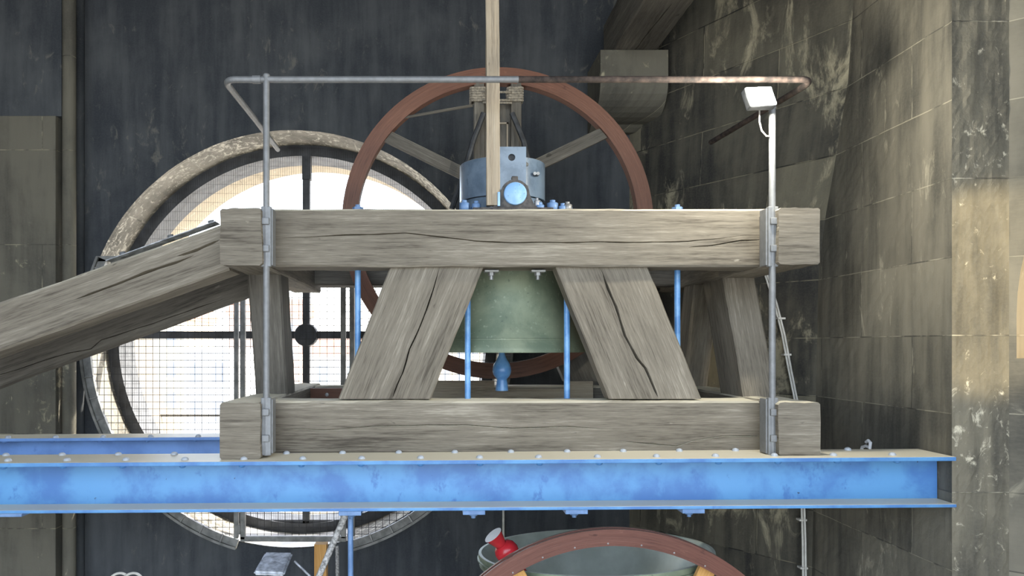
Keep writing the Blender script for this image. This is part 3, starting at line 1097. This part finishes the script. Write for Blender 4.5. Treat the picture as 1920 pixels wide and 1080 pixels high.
# bearing on the top beam
br = thing('bearing_block', (.515, 4.97, .856), 'greasy bearing block with blue round cap, bolted on the top beam', 'bearing')
gc = P(966, 363, 4.90)
mb = MB()
pts = []
for i in range(25):
    t = math.pi * i / 24
    pts.append((gc.x + .092 * math.cos(t), gc.z + .092 * math.sin(t)))
pts = [(gc.x + .16, .86), (gc.x + .12, .90)] + pts + [(gc.x - .12, .90), (gc.x - .16, .86)]
mb.poly_prism([(x, 4.91, z) for x, z in pts], (0, .17, 0))
mb.bx(gc.x - .27, gc.x + .24, 4.88, 5.09, .853, .873, .004)
mb.bx(gc.x - .02, gc.x + .02, 4.915, 4.96, gc.z + .085, gc.z + .115, .006)
mb.build('housing', M['grease'], br)
mb = MB(); mb.lathe([(.001, -.012), (.055, -.012), (.070, -.006), (.073, .0), (.073, .03)], (gc.x, 4.895, gc.z), 'Y', 40); mb.build('end_cap', M['blue_cap'], br)
mb = MB(); mb.tube([(gc.x, 4.95, gc.z), (gc.x, 5.5, gc.z)], .062, 24); mb.build('gudgeon', M['grease'], br)
for x, h_, r_, mt in ((871, .045, .034, 'blue_nut'), (893, .04, .03, 'blue_nut'), (1007, .06, .018, 'zinc'), (1012, .03, .034, 'blue_nut'), (1036, .045, .036, 'blue_nut'), (1064, .035, .03, 'steel'), (1055, .025, .028, 'blue_nut')):
    X = (x - VX) * 4.95 / F
    mb = MB(); mb.tube([(X, 4.95, .855), (X, 4.95, .867 + h_)], r_, 6); mb.tube([(X, 4.95, .867 + h_), (X, 4.95, .885 + h_)], r_ * .5, 10)
    mb.build('bolt', M[mt], br)

# wooden stay rising in front of the headstock
mb = timber(P(924.5, 386, 4.93) , P(921.5, -420, 4.93), (0, -.028, 0), (-.042, 0, 0), [], rough=.0015, wave=.004, seed=51, nst=50, ch=.004)
st = thing('wooden_stay', P(924, 386, 4.93), 'tall thin oak stay rising in front of the blue drum and out of the picture', 'stay')
mb.build('shaft', M['oak_plank'], st)
mb = MB(); c_ = P(934, 372, 4.9); mb.bx(c_.x - .004, c_.x + .012, 4.89, 4.965, c_.z - .05, c_.z + .04, .003); mb.build('bracket', M['blue_cap'], st)

# ------------------------------------------------------------------ wheels
def wheel_rim(c, R0, R1, dy, mat, name, parent, n=120, mid=.0):
    mb = MB()
    prof = [(R0, -dy / 2), (R1, -dy / 2), (R1, -dy / 2 + .02), (R1 - .03, -dy / 2 + .022), (R1 - .03, dy / 2 - .022), (R1, dy / 2 - .02), (R1, dy / 2), (R0, dy / 2)]
    rings = []
    for j in range(n):
        t = 2 * math.pi * j / n
        rings.append([mb.bm.verts.new(Vector((c[0] + r * math.cos(t), c[1] + y, c[2] + r * math.sin(t)))) for r, y in prof])
    for j in range(n):
        a, b = rings[j], rings[(j + 1) % n]
        u0, u1 = 6.283 * j / n * R1, 6.283 * (j + 1) / n * R1
        per = 0
        for i in range(len(prof)):
            q = (i + 1) % len(prof)
            d = math.hypot(prof[i][0] - prof[q][0], prof[i][1] - prof[q][1])
            mb.face((a[i], a[q], b[q], b[i]), False, [(u0, per), (u0, per + d), (u1, per + d), (u1, per)])
            per += d
    return mb.build(name, mat, parent)

wc = P(932, 420, 6.25)
wh = thing('bellwheel', wc, 'large red-brown bell wheel standing behind the green bell', 'wheel', 'bell wheels')
wheel_rim(wc, 1.125, 1.25, .10, M['rim2'], 'rim', wh)
def board(p0, p1, hw, hd, mat, nm, parent, seed=0, up=None):
    p0, p1 = Vector(p0), Vector(p1)
    d = (p1 - p0).normalized()
    b = d.cross(Y_).normalized() * hw
    mb = timber(p0, p1, (0, -hd, 0), b, [], rough=.001, wave=.001, seed=seed, nst=10, nb=3, ch=.004)
    return mb.build(nm, mat, parent)
for (xa, ya), (xb, yb) in (((726, 256), (876, 330)), ((1140, 246), (990, 318)), ((726, 584), (876, 510)), ((1138, 584), (990, 510))):
    board(P(xa, ya, 6.25), P(xb, yb, 6.25), .048, .025, M['oak_shade'], 'spoke', wh, xa)
for x in (898, 967):
    board(P(x, 156, 6.24), P(x, 560, 6.24), .042, .04, M['oak_shade'], 'post', wh, x)
mb = MB()
a_, b_ = P(905, 228, 6.26), P(960, 345, 6.26)
mb.bx(a_.x, b_.x, 6.26, 6.30, b_.z, P(0, 196, 6.26).z, .003)
mb.build('cross_board', M['oak_shade'], wh)
mb = MB()
for (xa, ya, xb, yb) in ((935, 229, 953, 232), (950, 229, 953, 280)):
    a_, b_ = P(xa, ya, 6.24), P(xb, yb, 6.24); mb.bx(a_.x, b_.x, 6.245, 6.262, b_.z, a_.z)
mb.build('board_edge', M['oak_plank'], wh)
mb = MB(); mb.tube([P(748, 222, 6.22), P(886, 198, 6.22)], .011, 10); mb.build('stay_rod', M['oak_shade'], wh)
for pts in (((907, 212), (888, 262), (868, 330), (847, 392)), ((960, 212), (982, 265), (990, 300), (1004, 345))):
    mb = MB(); mb.tube([P(x, y, 6.12) for x, y in pts], .022, 8); mb.build('iron_strut', M['iron_dark'], wh)
for x in (896, 965):
    mb = MB()
    c = P(x, 0, 6.24)
    for i in range(6):
        z = P(0, 168 + i * 4.6, 6.24).z
        a, b = .052, .052
        loop = [Vector((c.x + .058 * max(-1, min(1, 1.35 * math.cos(t))), 6.24 + .055 * max(-1, min(1, 1.35 * math.sin(t))), z + .004 * math.sin(t))) for t in [2 * math.pi * j / 28 for j in range(28)]]
        mb.tube(loop, .0105, 8, closed=True)
    mb.build('rope_lashing', M['rope'], wh)
mb = MB()
for y in (172, 187, 192):
    mb.tube([P(905, y, 6.17), P(960, y + 1, 6.17)], .009, 8)
mb.build('rope_tie', M['rope'], wh)

# second bell, mouth up, under the girder, with its wheel and red clapper
w2c = P(1150, 1374, 4.66)
wh2 = thing('bellwheel', w2c, 'dark red-brown wheel rim arching up below the blue girder, in front of the upturned bell', 'wheel', 'bell wheels')
wheel_rim(w2c, 1.135, 1.235, .075, M['rim'], 'rim', wh2)
mb = MB()
for i in range(9):
    t = R_(52 + i * 10)
    c = Vector((w2c.x + 1.15 * math.cos(t), 4.66 - .038, w2c.z + 1.15 * math.sin(t)))
    mb.lathe([(.001, -.003), (.005, -.002), (.006, .002)], c, 'Y', 8)
mb.build('screw', M['steel'], wh2)['kind'] = 'stuff'
board(P(1333, 1050, 4.72), P(1268, 1190, 4.72), .05, .02, M['pine'], 'spoke', wh2, 77)
board(P(968, 1074, 4.72), P(1030, 1190, 4.72), .05, .02, M['pine'], 'spoke', wh2, 78)
B2 = P(1113, 1030, 5.45)
bl2 = thing('church_bell', B2, 'pale green bell turned mouth up below the blue girder, behind the dark wheel rim', 'bell', 'bells')
sc2 = .81 / .60
rot2 = Matrix.Rotation(R_(-2.2), 3, 'Y') @ Matrix.Rotation(R_(-3.6), 3, 'X')
mb = MB()
mb.lathe([(r * sc2, -h * sc2) for r, h in outer] + [(.01, -.80 * sc2)], B2, 'Z', 96, rot2)
for h, r in ((.03, .602), (.06, .593), (.10, .573)):
    mb.lathe([((r - .004) * sc2, -(h - .006) * sc2), ((r + .006) * sc2, -(h - .003) * sc2), ((r + .006) * sc2, -(h + .003) * sc2), ((r - .004) * sc2, -(h + .006) * sc2)], B2, 'Z', 96, rot2)
mb.build('bell_body', M['bronze'], bl2)
mb = MB()
mb.lathe([(.60 * sc2, 0), (.585 * sc2, .001)] + [(r * sc2, -h * sc2) for r, h in inner[::-1]] + [(.01, -.75 * sc2)], B2, 'Z', 96, rot2)
mb.build('bell_inside', M['bronze_in'], bl2)
# clapper lying against the rim
b_c = P(951, 1035, 4.98)
ax = (P(930, 1010, 4.962) - P(950, 1034, 4.98)).normalized()
q = Z_.rotation_difference(ax).to_matrix()
c2 = thing('bell_clapper', b_c, 'red clapper with round ball and white ended flight, lying in the upturned bell', 'clapper')
mb = MB()
mb.lathe([(.001, -.075), (.04, -.066), (.066, -.042), (.078, -.005), (.074, .03), (.058, .055), (.04, .066)], b_c, 'Z', 40, q)
mb.build('ball', M['red'], c2)
mb = MB(); mb.lathe([(.036, .06), (.036, .066), (.062, .148), (.064, .150)], b_c, 'Z', 36, q); mb.build('flight', M['red'], c2)
mb = MB(); mb.lathe([(.064, .150), (.001, .153)], b_c, 'Z', 36, q); mb.build('flight_end', M['white'], c2)
mb = MB(); mb.tube([b_c + q @ Vector((0, 0, -.06)), B2 + Vector((0, 0, -.75))], .022, 12); mb.build('shank', M['red'], c2)

# ------------------------------------------------------------------ pipes, cables and small things
def conduit(paths, label, name='cable_conduit', clips=(), r=.0085):
    t = thing(name, paths[0][-1], label, 'conduit')
    for pth in paths:
        mb = MB(); mb.tube(pth, r, 10); mb.build('pipe', M['conduit'], t)
    for c in clips:
        mb = MB(); mb.bx(c.x - .03, c.x + .03, c.y - .012, c.y + .05, c.z - .008, c.z + .008, .002); mb.build('clip', M['conduit'], t)
    return t
def wp(x, y, off=.03):
    return P(x, y, wallY(x) - off)
up_ = [(1336, 240), (1352, 290), (1370, 340), (1390, 388), (1412, 450), (1436, 520), (1452, 570), (1466, 625), (1478, 690), (1492, 760)]
dn_ = [(1492, 760), (1500, 850), (1503, 950), (1505, 1010), (1506, 1100)]
pA = [wp(1386, 227, .06), wp(1360, 229, .05), wp(1345, 233)] + [wp(x, y) for x, y in up_ + dn_[1:]]
pB = [wp(1382, 240, .06), wp(1362, 236, .05), wp(1348, 241)] + [wp(x + 5, y + 2) for x, y in up_ + dn_[1:]]
conduit([pA, pB], 'pair of thin pale cable conduits clipped to the corner wall, running down behind the frame',
        clips=[wp(x + 2, y, .03) for x, y in ((1339, 250), (1371, 335), (1463, 597), (1474, 665), (1503, 975), (1505, 1065))])
conduit([[P(944, 900, 7.66), P(944, 960, 7.66), P(944, 1040, 7.66), P(943, 1200, 7.66)]], 'single pale vertical conduit on the back wall, ending behind the upturned bell', r=.012)
# white hook on the side wall
def rp(x, y):
    Yv = 3.0 * F / (x - VX)
    return P(x, y, Yv)
t = tag(MB().tube([rp(1614, 848), rp(1617, 838), rp(1624, 836), rp(1631, 840), rp(1632, 830), rp(1628, 826), rp(1624, 829)], .011, 8).build('wall_hook', M['white'], origin=rp(1624, 840)),
        'small white bent hook on the side wall just above the blue girder', 'hook')

# things under the girder at the left
ps = thing('tilted_plate', P(512, 1090, 5.2), 'worn grey metal plate tilted on a stand below the round window', 'plate')
c_ = P(514, 1054, 5.2)
rt = Matrix.Rotation(R_(-6), 3, 'Y') @ Matrix.Rotation(R_(40), 3, 'X') 
mb = MB()
quad = [P(497, 1034, 5.38), P(549, 1035, 5.38), P(533, 1074, 5.1), P(475, 1072, 5.1)]
nrm_ = (quad[1] - quad[0]).cross(quad[3] - quad[0]).normalized()
if nrm_.z < 0: nrm_ = -nrm_
mb.poly_prism(quad, -nrm_ * .03)
es = mb.bm.edges[:]
bmesh.ops.bevel(mb.bm, geom=es, offset=.012, segments=3, affect='EDGES')
mb.build('plate_top', M['zinc'], ps)
mb = MB(); mb.tube([c_ - Z_ * .04, Vector((c_.x, c_.y + .02, ZF))], .05, 14); mb.build('stand', M['iron_dark'], ps)
mb = MB(); mb.tube([P(552, 1052, 5.3), P(585, 1084, 5.3), P(640, 1140, 5.4)], .008, 8); mb.build('stay_rod', M['zinc'], ps)
a_, b_ = P(589, 1021, 6.6), P(612, 1021, 6.6)
mb = MB(); mb.bx(a_.x, b_.x, 6.6, 6.7, ZF, a_.z, .004)
tag(mb.build('timber_post', M['pine'], origin=(a_.x, 6.65, ZF)), 'short yellow pine post standing below the window sill', 'post')
mb = MB(); mb.tube([P(649, 962, 4.92), P(597, 1083, 5.0), P(300, 1770, 5.3)], .0205, 14)
tag(mb.build('leaning_pole', M['speckle'], origin=P(300, 1770, 5.3)), 'speckled white pole leaning up against the underside of the blue girder', 'pole')
X = (656 - VX) * 4.62 / F
mb = MB(); mb.tube([(X, 4.66, ZF), (X, 4.66, -1.0)], .0165, 14)
tag(mb.build('hanging_rod', M['blue_nut'], origin=(X, 4.66, ZF)), 'blue steel rod running straight down from the girder clamp, beside the leaning pole', 'rod')
mb = MB(); mb.tube([P(632, 1024, 7.5), P(633, 1100, 7.5), P(633, 1800, 7.5)], .018, 12)
tag(mb.build('wall_pipe', M['speckle'], origin=P(633, 1800, 7.5)), 'thin grey pipe on the wall below the window, behind the leaning pole', 'pipe')
for x, lab in ((224, 'left loop of pale cable just showing above the bottom edge of the picture'), (249, 'right loop of pale cable just showing above the bottom edge of the picture')):
    c_ = P(x, 1100, 6.0)
    mb = MB(); mb.tube([c_ + Vector((.085 * math.cos(t_), .01 * math.sin(2 * t_), .105 * math.sin(t_))) for t_ in [2 * math.pi * j / 40 for j in range(40)]], .010, 10, closed=True)
    tag(mb.build('cable_loop', M['conduit'], origin=c_), lab, 'cable', 'cable loops')

# ------------------------------------------------------------------ outside
M['ground'] = plain('sunlit_ground', (.62, .60, .55), .9, 0, .15, .05, 0)
M['bl_a'] = plain('cream_render', (.78, .70, .52), .9, 0, .08, .3, 0)
M['bl_b'] = plain('white_render', (.80, .79, .76), .9, 0, .06, .3, 0)
M['bl_c'] = plain('rose_render', (.74, .56, .46), .9, 0, .06, .3, 0)
M['bl_roof'] = plain('roof_tile', (.50, .28, .19), .9, 0, .15, .6, 0)
M['bl_win'] = plain('far_window', (.45, .50, .56), .3, 0, .05, 1, 0)
mb = MB(); mb.bx(-400, 400, 12, 700, -32, -31)
struct(mb.build('ground', M['ground']))
for (xa, xb, yt, Y, mt, rf, lab) in (
    (250, 345, 600, 75, 'bl_a', True, 'cream building with a tiled roof seen far outside through the window mesh'),
    (345, 430, 655, 60, 'bl_b', False, 'white flat-roofed building far outside, between the cream and rose ones'),
    (430, 560, 590, 95, 'bl_c', True, 'rose building with a tiled roof far outside, left of the window boss'),
    (575, 690, 665, 70, 'bl_b', True, 'low white building with a tiled roof far outside, right of the window boss'),
    (690, 930, 640, 110, 'bl_a', False, 'long cream building far outside beyond the slanting brace')):
    a_, b_ = P(xa, yt, Y), P(xb, yt, Y)
    t = thing('building', ((a_.x + b_.x) / 2, Y, -31), lab, 'building', 'far buildings')
    mb = MB(); mb.bx(a_.x, b_.x, Y, Y + 10, -31, a_.z); mb.build('walls', M[mt], t)
    if rf:
        mb = MB(); mb.poly_prism([(a_.x - .6, Y - .6, a_.z), (a_.x - .6, Y + 10.6, a_.z), (a_.x - .6, Y + 5, a_.z + 2.2)], (b_.x - a_.x + 1.2, 0, 0)); mb.build('roof', M['bl_roof'], t)
    nw = max(2, int((b_.x - a_.x) / 2))
    for r_ in range(3):
        for i in range(nw):
            X = a_.x + (b_.x - a_.x) * (i + .5) / nw
            z = a_.z - 1.8 - r_ * 3
            mb = MB(); mb.bx(X - .45, X + .45, Y - .05, Y + .1, z - .75, z + .75); mb.build('window', M['bl_win'], t)
mb = MB(); a_, b_ = P(262, 779, 9.3), P(560, 783, 9.3); mb.tube([Vector((a_.x, 9.3, a_.z)), Vector((b_.x + .5, 9.3, a_.z))], .014, 10)
mb.tube([Vector((a_.x + .03, 9.3, a_.z + .06)), Vector((a_.x + .06, 9.3, a_.z - .12))], .012, 8)
tag(mb.build('window_bar', M['iron'], origin=a_), 'thin horizontal bar across the lower left part of the round window', 'bar')

# ------------------------------------------------------------------ light
wd = D.worlds.new('sky'); bpy.context.scene.world = wd
wd.use_nodes = True
nt = wd.node_tree
bg = nt.nodes['Background']
sky = nt.nodes.new('ShaderNodeTexSky')
try:
    sky.sky_type = 'NISHITA'
    sky.sun_disc = False
    sky.sun_elevation = R_(48); sky.sun_rotation = R_(60)
    sky.air_density = 1.0; sky.dust_density = 3.0
except Exception:
    pass
mx = nt.nodes.new('ShaderNodeMix'); mx.data_type = 'RGBA'
mx.inputs[0].default_value = .25
mx.inputs[6].default_value = (1.0, 1.03, 1.08, 1)
nt.links.new(sky.outputs[0], mx.inputs[7])
nt.links.new(mx.outputs[2], bg.inputs[0])
bg.inputs[1].default_value = 1.6

def light(name, typ, loc, energy, col, aim=None, **kw):
    l = D.lights.new(name, typ); l.energy = energy; l.color = col
    for k_, v in kw.items(): setattr(l, k_, v)
    o_ = D.objects.new(name, l); COL.objects.link(o_); o_.location = loc
    if aim is not None:
        o_.rotation_euler = (Vector(aim) - Vector(loc)).to_track_quat('-Z', 'Y').to_euler()
    return o_
light('sun', 'SUN', (6, 20, 12), 7.0, (1, .93, .80), (-4.5, 12, 2.5), angle=.01)
lp = light('floodlight_lamp', 'POINT', P(1424, 178, 4.42), 52, (1, .95, .82), shadow_soft_size=.05)
light('sunbeam', 'SPOT', (4.1, -1.7, 1.8), 1500, (1, .84, .55), (3.30, 4.5, .34), spot_size=R_(12), spot_blend=.45, shadow_soft_size=.04)

# ------------------------------------------------------------------ camera
cam = D.cameras.new('camera')
cam.sensor_width = 36; cam.sensor_fit = 'HORIZONTAL'
cam.lens = F / 1920 * 36
cam.shift_x = (960 - VX) / 1920
cam.shift_y = (VY - 540) / 1920
cam.clip_end = 2000
co = D.objects.new('camera', cam); COL.objects.link(co)
co.rotation_euler = (math.pi / 2, 0, 0)
S = bpy.context.scene
S.camera = co
S.view_settings.view_transform = 'Standard'
S.view_settings.look = 'None'
S.view_settings.exposure = 1.15
S.view_settings.gamma = 1
S.view_settings.use_curve_mapping = False
